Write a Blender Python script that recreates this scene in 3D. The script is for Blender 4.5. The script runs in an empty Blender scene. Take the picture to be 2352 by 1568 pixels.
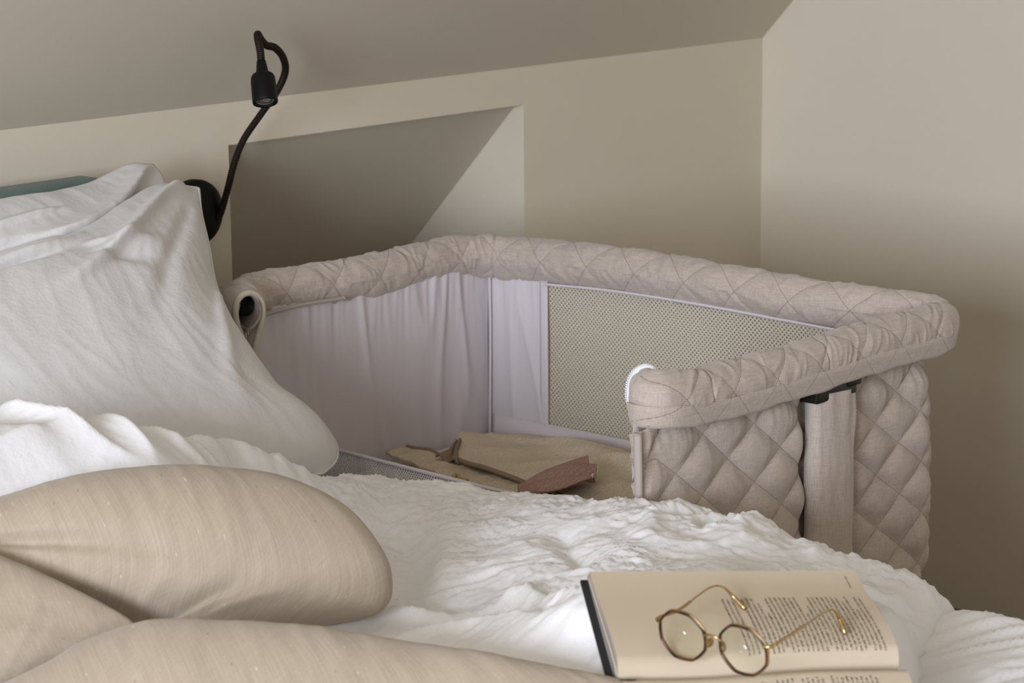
import bpy, math, random
import numpy as np
from mathutils import Vector, Matrix

random.seed(4)
scene = bpy.context.scene
COL = scene.collection

# ------------------------------------------------------------------ camera
FPX = 5930.5
YAW, PITCH, ROLL = [math.radians(a) for a in (48.4413, 11.7084, -0.5042)]
CAM = np.array([0.0, 0.0, 1.42])
fw = np.array([math.sin(YAW)*math.cos(PITCH), math.cos(YAW)*math.cos(PITCH), -math.sin(PITCH)])
rt = np.cross(fw, [0, 0, 1]); rt /= np.linalg.norm(rt)
up = np.cross(rt, fw)
_c, _s = math.cos(ROLL), math.sin(ROLL)
CR, CU = _c*rt+_s*up, -_s*rt+_c*up
FH = np.array([math.sin(YAW), math.cos(YAW), 0.0])          # level view direction
RH = np.array([math.cos(YAW), -math.sin(YAW), 0.0])         # level right direction
cam_data = bpy.data.cameras.new('camera')
cam_data.sensor_width = 36.0
cam_data.lens = FPX/2352*36.0
cam_data.clip_start = 0.05
cam_data.dof.use_dof = True
cam_data.dof.focus_distance = 3.1
cam_data.dof.aperture_fstop = 12.0
cam = bpy.data.objects.new('camera', cam_data)
COL.objects.link(cam)
cam.matrix_world = Matrix(((CR[0], CU[0], -fw[0], CAM[0]), (CR[1], CU[1], -fw[1], CAM[1]),
                           (CR[2], CU[2], -fw[2], CAM[2]), (0, 0, 0, 1)))
scene.camera = cam

def ray(x, y):
    return CR*((x-1176)/FPX) - CU*((y-784)/FPX) + fw
def onx(x, y, X):
    d = ray(x, y); return CAM+d*((X-CAM[0])/d[0])
def ony(x, y, Y):
    d = ray(x, y); return CAM+d*((Y-CAM[1])/d[1])
def onz(x, y, z):
    d = ray(x, y); return CAM+d*((z-CAM[2])/d[2])
def onplane(x, y, P, n):
    d = ray(x, y); return CAM+d*(np.dot(np.asarray(P)-CAM, n)/np.dot(d, n))

# ------------------------------------------------------------------ world, light, exposure
scene.view_settings.view_transform = 'Standard'
scene.view_settings.look = 'None'
scene.view_settings.gamma = 1.0
scene.view_settings.use_curve_mapping = False
scene.view_settings.exposure = 0.0
world = bpy.data.worlds.new('world'); scene.world = world
world.use_nodes = True
world.node_tree.nodes['Background'].inputs[0].default_value = (0.75, 0.87, 1.0, 1)
world.node_tree.nodes['Background'].inputs[1].default_value = 1.0
# the windows of the room (see the wall builders): opening centre, size, facing, strength
WIN_LEFT = dict(y0=-0.8, y1=1.1, z0=0.95, z1=2.1)         # in the left gable wall
WIN_FRONT = dict(x0=-0.6, x1=1.9, z0=0.95, z1=2.1)          # in the wall behind the camera
ROOM = dict(xl=-2.2, xr=3.858, yb=2.80, yf=-2.6, zc=2.5)
def area_light(name, loc, rot, sx, sy, power, color):
    l = bpy.data.lights.new(name, 'AREA'); l.shape = 'RECTANGLE'; l.size = sx; l.size_y = sy
    l.energy = power; l.color = color
    o = bpy.data.objects.new(name, l); o.location = loc; o.rotation_euler = rot
    COL.objects.link(o); return o
area_light('window_daylight', (ROOM['xl']-0.06, (WIN_LEFT['y0']+WIN_LEFT['y1'])/2, (WIN_LEFT['z0']+WIN_LEFT['z1'])/2),
           (0, -math.pi/2, 0), WIN_LEFT['z1']-WIN_LEFT['z0'], WIN_LEFT['y1']-WIN_LEFT['y0'], 292, (0.78, 0.838, 0.985))
area_light('window_daylight', ((WIN_FRONT['x0']+WIN_FRONT['x1'])/2, ROOM['yf']-0.06, (WIN_FRONT['z0']+WIN_FRONT['z1'])/2),
           (math.pi/2, 0, 0), WIN_FRONT['x1']-WIN_FRONT['x0'], WIN_FRONT['z1']-WIN_FRONT['z0'], 5, (0.77, 0.84, 1.0))

# ------------------------------------------------------------------ numpy noise
def _hash(ix, iy, seed):
    h = (ix*374761393 + iy*668265263 + seed*974634777) & 0x7fffffff
    h = ((h ^ (h >> 13))*1274126177) & 0x7fffffff
    h = ((h ^ (h >> 16))*668265263) & 0x7fffffff
    return (h ^ (h >> 15)) / 2147483647.0*2*math.pi
def perlin(x, y, seed=0):
    x = np.asarray(x, float); y = np.asarray(y, float)
    ix = np.floor(x).astype(np.int64); iy = np.floor(y).astype(np.int64)
    fx = x-ix; fy = y-iy
    u = fx*fx*fx*(fx*(fx*6-15)+10); v = fy*fy*fy*(fy*(fy*6-15)+10)
    def g(a, b):
        t = _hash(ix+a, iy+b, seed); return np.cos(t)*(fx-a)+np.sin(t)*(fy-b)
    n0 = g(0, 0)*(1-u)+g(1, 0)*u
    n1 = g(0, 1)*(1-u)+g(1, 1)*u
    return (n0*(1-v)+n1*v)*1.5
def fbm(x, y, seed=0, o=3):
    r = 0; a = 1.0
    for i in range(o):
        r = r+a*perlin(x*2**i, y*2**i, seed+i*7); a *= .5
    return r
def ridged(x, y, seed=0, warp=0.6, sharp=1.6):
    wx = x+warp*perlin(x*.6+3.1, y*.6, seed+11); wy = y+warp*perlin(x*.6, y*.6+7.7, seed+23)
    n = np.abs(perlin(wx, wy, seed))
    return np.clip(1-n*1.9, 0, 1)**sharp
def worley(x, y, seed=0):
    ix = np.floor(x).astype(np.int64); iy = np.floor(y).astype(np.int64)
    best = np.full(x.shape, 9.0)
    for a in (-1, 0, 1):
        for b in (-1, 0, 1):
            px = ix+a+.5+.48*np.cos(_hash(ix+a, iy+b, seed)*7); py = iy+b+.5+.48*np.sin(_hash(ix+a, iy+b, seed+5)*5)
            best = np.minimum(best, np.hypot(x-px, y-py))
    return best
def crinkle(x, y, seed=0, size=.05):
    """crisp folded facets, about -0.5..0.5"""
    wx = x+size*.55*perlin(x/size*.8, y/size*.8, seed+1); wy = y+size*.55*perlin(x/size*.8+4, y/size*.8+9, seed+2)
    st = 1+.5*perlin(x/size*.15, y/size*.15, seed+6)
    a = worley(wx/size*st, wy/size/st, seed); b = worley(wx/size*2.3+3, wy/size*2.3, seed+8)
    m = np.clip(.55+perlin(x/size*.3, y/size*.3, seed+3), .15, 1.2)
    return (a-.42)*.75*m+(b-.42)*.30*m
def crumple(x, y, seed=0, size=.05):
    """crisp cotton creases; value about 0..1"""
    a = ridged(x/size, y/size, seed, .8, 1.7)
    b = ridged(x/size*1.9+5, y/size*1.9, seed+3, .7, 1.5)
    c = ridged(x/size*3.7, y/size*3.7+9, seed+5, .6, 1.3)
    m = np.clip(perlin(x/size*.35, y/size*.35, seed+9)*.8+.55, 0.1, 1)
    return (a*.55+b*.30*m+c*.15*m)
def smooth(a, b, x):
    t = np.clip((x-a)/(b-a), 0, 1); return t*t*(3-2*t)

# ------------------------------------------------------------------ mesh helpers
def link(o, parent=None):
    COL.objects.link(o)
    if parent is not None: o.parent = parent
    return o
def mesh_obj(name, verts, faces, mat, parent=None, smooth_=True, uv=None):
    me = bpy.data.meshes.new(name)
    me.from_pydata([tuple(map(float, v)) for v in verts], [], [tuple(int(i) for i in f) for f in faces])
    if smooth_:
        me.polygons.foreach_set('use_smooth', [True]*len(me.polygons))
    if uv is not None:
        lay = me.uv_layers.new(name='UVMap')
        idx = np.zeros(len(me.loops), dtype=np.int32); me.loops.foreach_get('vertex_index', idx)
        lay.data.foreach_set('uv', np.asarray(uv, dtype=np.float32)[idx].ravel())
    me.materials.append(mat); me.update()
    return link(bpy.data.objects.new(name, me), parent)
def grid_faces(n, m, cu=False, cv=False, off=0, flip=False):
    F = []
    for i in range(n if cu else n-1):
        for j in range(m if cv else m-1):
            a = i*m+j; b = ((i+1) % n)*m+j; c = ((i+1) % n)*m+(j+1) % m; d = i*m+(j+1) % m
            F.append((off+d, off+c, off+b, off+a) if flip else (off+a, off+b, off+c, off+d))
    return F
def grid_obj(name, P, mat, parent=None, cu=False, cv=False, uv=None, flip=False, thick=0.0, caps=False):
    n, m = P.shape[:2]
    F = grid_faces(n, m, cu, cv, 0, flip)
    if caps:
        F.append(tuple(range(m-1, -1, -1)) if not flip else tuple(range(m)))
        e = [(n-1)*m+j for j in range(m)]
        F.append(tuple(e) if not flip else tuple(reversed(e)))
    o = mesh_obj(name, P.reshape(-1, 3), F, mat, parent, True, None if uv is None else np.asarray(uv).reshape(-1, 2))
    if thick:
        s = o.modifiers.new('solid', 'SOLIDIFY'); s.thickness = thick; s.offset = 0
    return o
def box_obj(name, lo, hi, mat, parent=None, bevel=0.0, seg=2):
    x0, y0, z0 = lo; x1, y1, z1 = hi
    V = [(x0, y0, z0), (x1, y0, z0), (x1, y1, z0), (x0, y1, z0), (x0, y0, z1), (x1, y0, z1), (x1, y1, z1), (x0, y1, z1)]
    F = [(0, 3, 2, 1), (4, 5, 6, 7), (0, 1, 5, 4), (1, 2, 6, 5), (2, 3, 7, 6), (3, 0, 4, 7)]
    o = mesh_obj(name, V, F, mat, parent, bevel > 0)
    if bevel:
        b = o.modifiers.new('bevel', 'BEVEL'); b.width = bevel; b.segments = seg
    return o
def multi_box(name, boxes, mat, parent=None, smooth_=False):
    V = []; F = []
    for lo, hi in boxes:
        k = len(V); x0, y0, z0 = lo; x1, y1, z1 = hi
        V += [(x0, y0, z0), (x1, y0, z0), (x1, y1, z0), (x0, y1, z0), (x0, y0, z1), (x1, y0, z1), (x1, y1, z1), (x0, y1, z1)]
        F += [tuple(k+i for i in f) for f in [(0, 3, 2, 1), (4, 5, 6, 7), (0, 1, 5, 4), (1, 2, 6, 5), (2, 3, 7, 6), (3, 0, 4, 7)]]
    return mesh_obj(name, V, F, mat, parent, smooth_)
def spline(pts, n):
    """Catmull-Rom through pts, n samples evenly spaced by length"""
    P = np.asarray(pts, float)
    Q = np.vstack([2*P[0]-P[1], P, 2*P[-1]-P[-2]])
    out = []
    for i in range(1, len(Q)-2):
        for t in np.linspace(0, 1, 24, endpoint=False):
            a, b, c, d = Q[i-1], Q[i], Q[i+1], Q[i+2]
            out.append(.5*((2*b)+(-a+c)*t+(2*a-5*b+4*c-d)*t*t+(-a+3*b-3*c+d)*t**3))
    out.append(P[-1]); out = np.array(out)
    return resample(out, n)
def resample(P, n):
    P = np.asarray(P, float)
    s = np.r_[0, np.cumsum(np.linalg.norm(np.diff(P, axis=0), axis=1))]
    t = np.linspace(0, s[-1], n)
    return np.stack([np.interp(t, s, P[:, k]) for k in range(P.shape[1])], 1)
def frames(path, upv=None):
    P = np.asarray(path, float); T = np.gradient(P, axis=0); T /= np.linalg.norm(T, axis=1)[:, None]
    if upv is not None:
        S = np.cross(T, upv); S /= np.linalg.norm(S, axis=1)[:, None]; U = np.cross(S, T)
        return T, S, U
    a = np.array([0, 0, 1.0]) if abs(T[0][2]) < .9 else np.array([1.0, 0, 0])
    U = np.zeros_like(P); u = a-T[0]*np.dot(a, T[0]); u /= np.linalg.norm(u)
    for i in range(len(P)):
        u = u-T[i]*np.dot(u, T[i]); u /= np.linalg.norm(u); U[i] = u
    return T, np.cross(T, U), U
def tube(name, path, r, mat, parent=None, seg=12, closed=False, flat=None, caps=True):
    P = np.asarray(path, float); n = len(P)
    T, S, U = frames(P)
    r = np.broadcast_to(np.asarray(r, float), (n,))
    th = np.linspace(0, 2*math.pi, seg, endpoint=False)
    fs = 1 if flat is None else flat
    V = P[:, None, :]+r[:, None, None]*(np.cos(th)[None, :, None]*S[:, None, :]*fs+np.sin(th)[None, :, None]*U[:, None, :])
    return grid_obj(name, V, mat, parent, cu=closed, cv=True, caps=caps and not closed)
def lathe(name, prof, o, axis, mat, parent=None, seg=40):
    axis = np.asarray(axis, float); axis /= np.linalg.norm(axis)
    a = np.array([0, 0, 1.0]) if abs(axis[2]) < .9 else np.array([1.0, 0, 0])
    u = np.cross(axis, a); u /= np.linalg.norm(u); v = np.cross(axis, u)
    th = np.linspace(0, 2*math.pi, seg, endpoint=False)
    V = np.array([[np.asarray(o)+axis*h+r*(math.cos(t)*u+math.sin(t)*v) for t in th] for h, r in prof])
    return grid_obj(name, V, mat, parent, cv=True)
def coons(bottom, right, top, left, n, m):
    """4 polylines in 3D: bottom L->R, right B->T, top L->R, left B->T; u along bottom"""
    b = resample(bottom, n); t = resample(top, n); l = resample(left, m); r = resample(right, m)
    u = np.linspace(0, 1, n)[:, None, None]; v = np.linspace(0, 1, m)[None, :, None]
    S = (1-v)*b[:, None, :]+v*t[:, None, :]+(1-u)*l[None, :, :]+u*r[None, :, :]
    S = S-((1-u)*(1-v)*b[0]+u*(1-v)*b[-1]+(1-u)*v*t[0]+u*v*t[-1])
    return S
def tag(o, label, cat, group=None):
    o['label'] = label; o['category'] = cat
    if group: o['group'] = group
    return o
def struct(o):
    o['kind'] = 'structure'; return o
def empty(name, loc, label, cat, group=None):
    o = bpy.data.objects.new(name, None); COL.objects.link(o); o.location = loc
    o.empty_display_size = .05
    return tag(o, label, cat, group)
def adopt(root):
    """parts are built in world coordinates: keep them there under their moved Empty"""
    bpy.context.view_layer.update()
    M = root.matrix_world.inverted()
    for c in root.children: c.matrix_parent_inverse = M

# ------------------------------------------------------------------ materials
class NT:
    def __init__(s, name, rough=.8):
        s.m = bpy.data.materials.new(name); s.m.use_nodes = True
        s.t = s.m.node_tree; s.n = s.t.nodes; s.b = s.n['Principled BSDF']; s.out = s.n['Material Output']
        s.b.inputs['Roughness'].default_value = rough
        s.b.inputs['Specular IOR Level'].default_value = .3
    def new(s, ty, **kw):
        n = s.n.new(ty)
        for k, v in kw.items(): setattr(n, k, v)
        return n
    def set(s, sock, v):
        if hasattr(v, 'is_linked') or isinstance(v, bpy.types.NodeSocket): s.t.links.new(v, sock)
        else: sock.default_value = v
    def math(s, op, a, b=0.0, c=None):
        n = s.new('ShaderNodeMath', operation=op); s.set(n.inputs[0], a); s.set(n.inputs[1], b)
        if c is not None: s.set(n.inputs[2], c)
        return n.outputs[0]
    def coord(s, which='Object'):
        return s.new('ShaderNodeTexCoord').outputs[which]
    def mapping(s, vec, scale=(1, 1, 1), rot=(0, 0, 0), loc=(0, 0, 0)):
        n = s.new('ShaderNodeMapping'); s.set(n.inputs['Vector'], vec)
        n.inputs['Scale'].default_value = scale; n.inputs['Rotation'].default_value = rot; n.inputs['Location'].default_value = loc
        return n.outputs[0]
    def noise(s, vec, scale, detail=3, rough=.5):
        n = s.new('ShaderNodeTexNoise'); s.set(n.inputs['Vector'], vec); n.inputs['Scale'].default_value = scale
        n.inputs['Detail'].default_value = detail; n.inputs['Roughness'].default_value = rough
        return n.outputs[0]
    def ramp(s, fac, stops):
        n = s.new('ShaderNodeValToRGB'); s.set(n.inputs[0], fac)
        e = n.color_ramp.elements
        while len(e) < len(stops): e.new(.5)
        for el, (p, c) in zip(e, stops):
            el.position = p; el.color = (*c, 1) if len(c) == 3 else c
        return n.outputs[0]
    def maprange(s, v, a, b, c=0.0, d=1.0):
        n = s.new('ShaderNodeMapRange'); s.set(n.inputs[0], v)
        for i, x in enumerate((a, b, c, d)): n.inputs[i+1].default_value = x
        return n.outputs[0]
    def mix(s, fac, a, b):
        n = s.new('ShaderNodeMix', data_type='RGBA'); s.set(n.inputs[0], fac)
        for sock, v in ((n.inputs[6], a), (n.inputs[7], b)):
            if isinstance(v, tuple): sock.default_value = (*v, 1) if len(v) == 3 else v
            else: s.t.links.new(v, sock)
        return n.outputs[2]
    def bump(s, h, strength, dist, prev=None):
        n = s.new('ShaderNodeBump'); s.set(n.inputs['Height'], h)
        n.inputs['Strength'].default_value = strength; n.inputs['Distance'].default_value = dist
        if prev is not None: s.t.links.new(prev, n.inputs['Normal'])
        return n.outputs[0]
    def color(s, v):
        if isinstance(v, tuple): s.b.inputs['Base Color'].default_value = (*v, 1)
        else: s.t.links.new(v, s.b.inputs['Base Color'])
    def normal(s, v): s.t.links.new(v, s.b.inputs['Normal'])

def paint(name, col, brush=True):
    k = NT(name, .75)
    co = k.coord('Object')
    n = k.noise(co, 1.7, 3)
    k.color(k.ramp(n, [(.3, tuple(c*.97 for c in col)), (.7, tuple(min(1, c*1.02) for c in col))]))
    f = k.noise(k.mapping(co, (260, 260, 12)), 1, 2)
    g = k.noise(co, 60, 2)
    nb = k.bump(g, .06, .003)
    k.normal(k.bump(f, .05 if brush else .02, .002, nb))
    return k.m
def plain(name, col, rough=.5, metal=0.0, spec=.4):
    k = NT(name, rough); k.color(col); k.b.inputs['Metallic'].default_value = metal
    k.b.inputs['Specular IOR Level'].default_value = spec
    return k.m
def cloth(name, col, weave=900, wr=.12, wsize=22, sheen=.2, rough=.85, var=.03, fine=.25):
    """woven cotton: fine thread bump and small creases"""
    k = NT(name, rough); co = k.coord('Object')
    n = k.noise(co, 9, 4)
    k.color(k.ramp(n, [(.3, tuple(c*(1-var) for c in col)), (.7, tuple(min(1, c*(1+var)) for c in col))]))
    cr = k.noise(co, wsize, 4, .6)
    rd = k.math('ABSOLUTE', k.math('SUBTRACT', cr, .5))
    b1 = k.bump(rd, wr, .02)
    th = k.noise(co, weave, 1)
    k.normal(k.bump(th, fine, .0006, b1))
    k.b.inputs['Sheen Weight'].default_value = sheen
    k.b.inputs['Sheen Roughness'].default_value = .5
    return k.m
def slub(name, c0, c1, c2):
    """linen with thick-and-thin threads along both uv directions (uv in metres)"""
    k = NT(name, .9); uv = k.coord('UV')
    uv = k.mapping(uv, rot=(0, 0, -.45))
    a = k.noise(k.mapping(uv, (760, 26, 1)), 1, 3, .6)
    b = k.noise(k.mapping(uv, (60, 800, 1), loc=(3, 5, 0)), 1, 3, .6)
    blot = k.noise(k.mapping(uv, (75, 26, 1)), 1, 4)
    fine = k.noise(uv, 1300, 1)
    s = k.math('ADD', k.math('MULTIPLY', a, .44), k.math('MULTIPLY', b, .20))
    s = k.math('ADD', s, k.math('MULTIPLY', blot, .26)); s = k.math('ADD', s, k.math('MULTIPLY', fine, .12))
    col = k.ramp(s, [(.38, c0), (.51, c1), (.66, c2)])
    fleck = k.noise(k.mapping(uv, (380, 170, 1), loc=(9, 1, 0)), 1, 1)
    col = k.mix(k.math('MULTIPLY', k.maprange(fleck, .745, .80), .8), col, (.72, .66, .56))
    dk = k.noise(k.mapping(uv, (210, 210, 1), loc=(2, 7, 0)), 1, 0)
    col = k.mix(k.math('MULTIPLY', k.maprange(dk, .82, .87), .5), col, (.20, .145, .10))
    k.color(col)
    b1 = k.bump(s, .30, .0010)
    k.normal(k.bump(k.noise(uv, 900, 1), .25, .0008, b1))
    k.b.inputs['Sheen Weight'].default_value = .2
    return k.m
def quilted(name, col, dark, stitch=True):
    """twill with dashed diamond stitching; uv unit = one diamond"""
    k = NT(name, .88); uv = k.coord('UV'); co = k.coord('Object')
    sx = k.new('ShaderNodeSeparateXYZ'); k.set(sx.inputs[0], uv)
    A = k.math('ADD', sx.outputs[0], sx.outputs[1]); B = k.math('SUBTRACT', sx.outputs[0], sx.outputs[1])
    def line(P, Q):
        d = k.math('ABSOLUTE', k.math('SUBTRACT', P, k.math('ROUND', P, 0)))
        on = k.maprange(d, .005, .011, 1, 0)
        dash = k.maprange(k.math('FRACT', k.math('MULTIPLY', Q, 19.0)), .30, .36)
        return k.math('MULTIPLY', on, k.math('ADD', k.math('MULTIPLY', dash, .75), .25))
    st = k.math('MAXIMUM', line(A, B), line(B, A))
    m1 = k.noise(k.mapping(co, (700, 700, 60)), 1, 2)
    m2 = k.noise(k.mapping(co, (60, 60, 900)), 1, 2)
    mm = k.math('ADD', k.math('MULTIPLY', m1, .5), k.math('MULTIPLY', m2, .5))
    base = k.ramp(mm, [(.38, tuple(c*.86 for c in col)), (.62, tuple(c*1.10 for c in col))])
    k.color(k.mix(k.math('MULTIPLY', st, .62), base, dark) if stitch else base)
    tw = k.new('ShaderNodeTexWave', wave_type='BANDS', bands_direction='DIAGONAL')
    k.set(tw.inputs['Vector'], co); tw.inputs['Scale'].default_value = 240; tw.inputs['Distortion'].default_value = .6
    b1 = k.bump(tw.outputs[1], .18, .0006)
    b2 = k.bump(k.math('MULTIPLY', st, -1.0), .5, .001, b1) if stitch else b1
    k.normal(k.bump(mm, .25, .0006, b2))
    k.b.inputs['Sheen Weight'].default_value = .3
    return k.m
def netting(name, col, pitch, hole, aspect=1.0):
    """knitted open mesh: threads stay, holes are see-through (uv in metres)"""
    k = NT(name, .8); uv = k.coord('UV')
    sx = k.new('ShaderNodeSeparateXYZ'); k.set(sx.inputs[0], uv)
    w = 2*math.pi/pitch
    a = k.math('COSINE', k.math('MULTIPLY', k.math('ADD', sx.outputs[0], k.math('MULTIPLY', sx.outputs[1], aspect)), w/1.414))
    b = k.math('COSINE', k.math('MULTIPLY', k.math('SUBTRACT', sx.outputs[0], k.math('MULTIPLY', sx.outputs[1], aspect)), w/1.414))
    s = k.math('ADD', a, b)
    f = k.maprange(s, hole, hole+.5)
    k.color(col); k.normal(k.bump(k.math('MULTIPLY', s, -1.0), .4, .001))
    tr = k.new('ShaderNodeBsdfTransparent'); mx = k.new('ShaderNodeMixShader')
    k.t.links.new(f, mx.inputs[0]); k.t.links.new(k.b.outputs[0], mx.inputs[1]); k.t.links.new(tr.outputs[0], mx.inputs[2])
    k.t.links.new(mx.outputs[0], k.out.inputs['Surface'])
    return k.m
def muslin(name, col):
    k = NT(name, .95); uv = k.coord('UV')
    d = k.noise(uv, 30, 2)
    w = k.mapping(uv, (1, 1, 1))
    cells = k.noise(k.mapping(w, (260, 90, 1)), 1, 2)
    rows = k.new('ShaderNodeTexWave', wave_type='BANDS', bands_direction='Y')
    k.set(rows.inputs['Vector'], uv); rows.inputs['Scale'].default_value = 62; rows.inputs['Distortion'].default_value = 5
    rows.inputs['Detail'].default_value = 2; rows.inputs['Detail Scale'].default_value = 3
    h = k.math('ADD', k.math('MULTIPLY', cells, .8), k.math('MULTIPLY', rows.outputs[1], .5))
    k.color(k.ramp(h, [(.3, tuple(c*.88 for c in col)), (.8, tuple(min(1, c*1.06) for c in col))]))
    k.normal(k.bump(h, .55, .003))
    return k.m

M = {}
M['wall'] = paint('warm_white_wall_paint', (.68, .615, .49))
M['ceil'] = paint('warm_white_ceiling_paint', (.63, .575, .465), False)
def wood_floor():
    k = NT('oak_floor', .5); co = k.coord('Object')
    n = k.noise(k.mapping(co, (14, 1.2, 1)), 1, 5)
    k.color(k.ramp(n, [(.3, (.16, .085, .022)), (.7, (.22, .125, .038))])); k.normal(k.bump(n, .1, .002)); return k.m
M['floor'] = wood_floor()
M['frame_white'] = plain('white_window_paint', (.75, .74, .70), .45)
M['white'] = cloth('white_cotton', (.86, .85, .85), 1100, .13, 30, .10, .75, .01, .08)
M['white_pillow'] = cloth('white_linen', (.69, .675, .66), 1000, .16, 20, .15, .85, .015)
M['linen'] = slub('beige_linen', (.36, .29, .212), (.415, .338, .252), (.48, .40, .305))
M['teal'] = cloth('teal_wool', (.125, .185, .17), 380, .03, 10, .15, .95, .14, 1.0)
M['quilt'] = quilted('taupe_quilted_twill', (.48, .405, .345), (.17, .13, .11))
M['taupe'] = quilted('taupe_twill', (.48, .405, .345), (.17, .13, .11), False)
M['taupe_edge'] = cloth('taupe_binding', (.40, .34, .30), 900, .05, 30, .2, .85, .05)
M['lilac'] = cloth('pale_lilac_lining', (.62, .57, .585), 1200, .06, 16, .1, .7, .01, .1)
M['cream_edge'] = cloth('cream_zip_tape', (.55, .48, .38), 1200, .02, 30, .1, .8, .03)
M['zip'] = plain('white_zip_tape', (.80, .83, .84), .6)
M['black'] = plain('black_satin_metal', (.0035, .0035, .0035), .5, 0, .18)
M['black_plastic'] = plain('black_plastic', (.008, .008, .008), .35, 0, .4)
M['cord'] = plain('dark_brown_ribbed_neck', (.012, .007, .004), .5, 0, .2)
M['net'] = netting('beige_spacer_mesh', (.60, .54, .43), .0050, .35)
M['net_fine'] = netting('white_net', (.78, .75, .74), .0030, .25, .7)
M['muslin'] = muslin('cream_muslin', (.60, .50, .37))
M['muslin_pink'] = muslin('dusty_rose_muslin', (.34, .205, .165))
M['brown_edge'] = plain('brown_hem', (.24, .165, .11), .9)
M['cream_stitch'] = plain('cream_stitch', (.70, .60, .45), .9)
M['ochre'] = plain('ochre_cord', (.42, .30, .12), .7)
M['sheet'] = cloth('cream_fitted_sheet', (.62, .54, .43), 1000, .05, 14, .1, .9)
M['paper'] = plain('cream_paper', (.56, .468, .345), .7, 0, .25)
M['ink'] = plain('printing_ink', (.05, .045, .04), .6)
M['cover'] = plain('black_book_cover', (.012, .012, .013), .5)
def page_edges():
    k = NT('page_block_edges', .7); uv = k.coord('UV')
    n = k.noise(k.mapping(uv, (1.5, 26, 1)), 1, 2)
    k.color(k.ramp(n, [(.35, (.07, .07, .075)), (.50, (.22, .215, .21)), (.66, (.46, .42, .36))])); return k.m
M['edges'] = page_edges()
M['gold'] = plain('gold_metal', (.52, .36, .17), .25, 1.0)
def tortoise():
    k = NT('tortoiseshell_rim', .25); n = k.noise(k.coord('Object'), 90, 2)
    k.color(k.ramp(n, [(.45, (.010, .006, .004)), (.62, (.10, .03, .008))])); k.b.inputs['Specular IOR Level'].default_value = .5; return k.m
M['tortoise'] = tortoise()
def lens_glass(name='clear_lens', tint=(.96, .975, .93, 1)):
    k = NT(name, .02)
    tr = k.new('ShaderNodeBsdfTransparent'); tr.inputs[0].default_value = tint
    gl = k.new('ShaderNodeBsdfGlossy'); gl.inputs['Roughness'].default_value = .03
    mx = k.new('ShaderNodeMixShader')
    mx.inputs[0].default_value = .05; k.t.links.new(tr.outputs[0], mx.inputs[1]); k.t.links.new(gl.outputs[0], mx.inputs[2])
    k.t.links.new(mx.outputs[0], k.out.inputs['Surface'])
    return k.m
M['lens'] = lens_glass(); M['pane'] = lens_glass('window_glass', (1, 1, 1, 1))
def led_lens():
    k = NT('led_lens', .08); k.color((.5, .5, .5)); k.b.inputs['Metallic'].default_value = .9; return k.m
M['led'] = led_lens()
M['wood'] = plain('bed_frame_oak', (.36, .25, .14), .5)
M['bed_white'] = cloth('mattress_ticking', (.74, .72, .68), 900, .03, 10)

# ------------------------------------------------------------------ the room
XL, XR, YB, YF, ZC = ROOM['xl'], ROOM['xr'], ROOM['yb'], ROOM['yf'], ROOM['zc']
SL = math.tan(math.radians(46.6))
ZK = ony(1752, 87, YB)[2]                                   # knee wall height
nR = ony(1202.5, 240, YB); nL = ony(524.5, 333.5, YB); ZN = (nR[2]+nL[2])/2
YR = YB-(ZC-ZK)/SL                                          # where the slope meets the flat ceiling
struct(box_obj('floor', (XL-.1, YF-.1, -.1), (XR+.1, YB+.95, 0), M['floor']))
struct(multi_box('wall_back', [((XL, YB, 0), (nL[0], YB+.02, ZK+.05)), ((nR[0], YB, 0), (XR, YB+.02, ZK+.05)),
                               ((nL[0], YB, ZN), (nR[0], YB+.02, ZK+.05))], M['wall']))
# niche behind the knee wall: two cheeks and the sloping lid
yd = YB+.02; zl = ZN-.005; yend = yd+zl/SL
def prism_x(name, x0, x1, yz, mat):
    n = len(yz); V = [(x0, y, z) for y, z in yz]+[(x1, y, z) for y, z in yz]
    F = [tuple(range(n-1, -1, -1)), tuple(range(n, 2*n))]+[(i, (i+1) % n, n+(i+1) % n, n+i) for i in range(n)]
    return mesh_obj(name, V, F, mat, None, False)
struct(prism_x('wall_niche_right', nR[0], nR[0]+.03, [(yd, 0), (yend, 0), (yd, zl+.03)], M['wall']))
struct(prism_x('wall_niche_left', nL[0]-.03, nL[0], [(yd, 0), (yend, 0), (yd, zl+.03)], M['wall']))
struct(prism_x('ceiling_niche', nL[0]-.03, nR[0]+.03, [(yd, zl), (yend, 0), (yend+.05, 0), (yd+.001, zl+.05)], M['ceil']))
# sloping ceiling, flat ceiling
struct(prism_x('ceiling_slope', XL-.05, XR+.05, [(YB+.02, ZK-.02*SL), (YR, ZC), (YR, ZC+.12), (YB+.02, ZK+.12)], M['ceil']))
struct(box_obj('ceiling', (XL-.1, YF-.1, ZC), (XR+.1, YR+.01, ZC+.1), M['ceil']))
struct(box_obj('wall_right', (XR, YF-.1, 0), (XR+.1, YB+.02, ZC), M['wall']))
w = WIN_LEFT
struct(multi_box('wall_left', [((XL-.1, YF-.1, 0), (XL, w['y0'], ZC)), ((XL-.1, w['y1'], 0), (XL, YB+.02, ZC)),
                               ((XL-.1, w['y0'], 0), (XL, w['y1'], w['z0'])), ((XL-.1, w['y0'], w['z1']), (XL, w['y1'], ZC))], M['wall']))
w2 = WIN_FRONT
struct(multi_box('wall_front', [((XL-.1, YF-.1, 0), (w2['x0'], YF, ZC)), ((w2['x1'], YF-.1, 0), (XR+.1, YF, ZC)),
                                ((w2['x0'], YF-.1, 0), (w2['x1'], YF, w2['z0'])), ((w2['x0'], YF-.1, w2['z1']), (w2['x1'], YF, ZC))], M['wall']))
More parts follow.
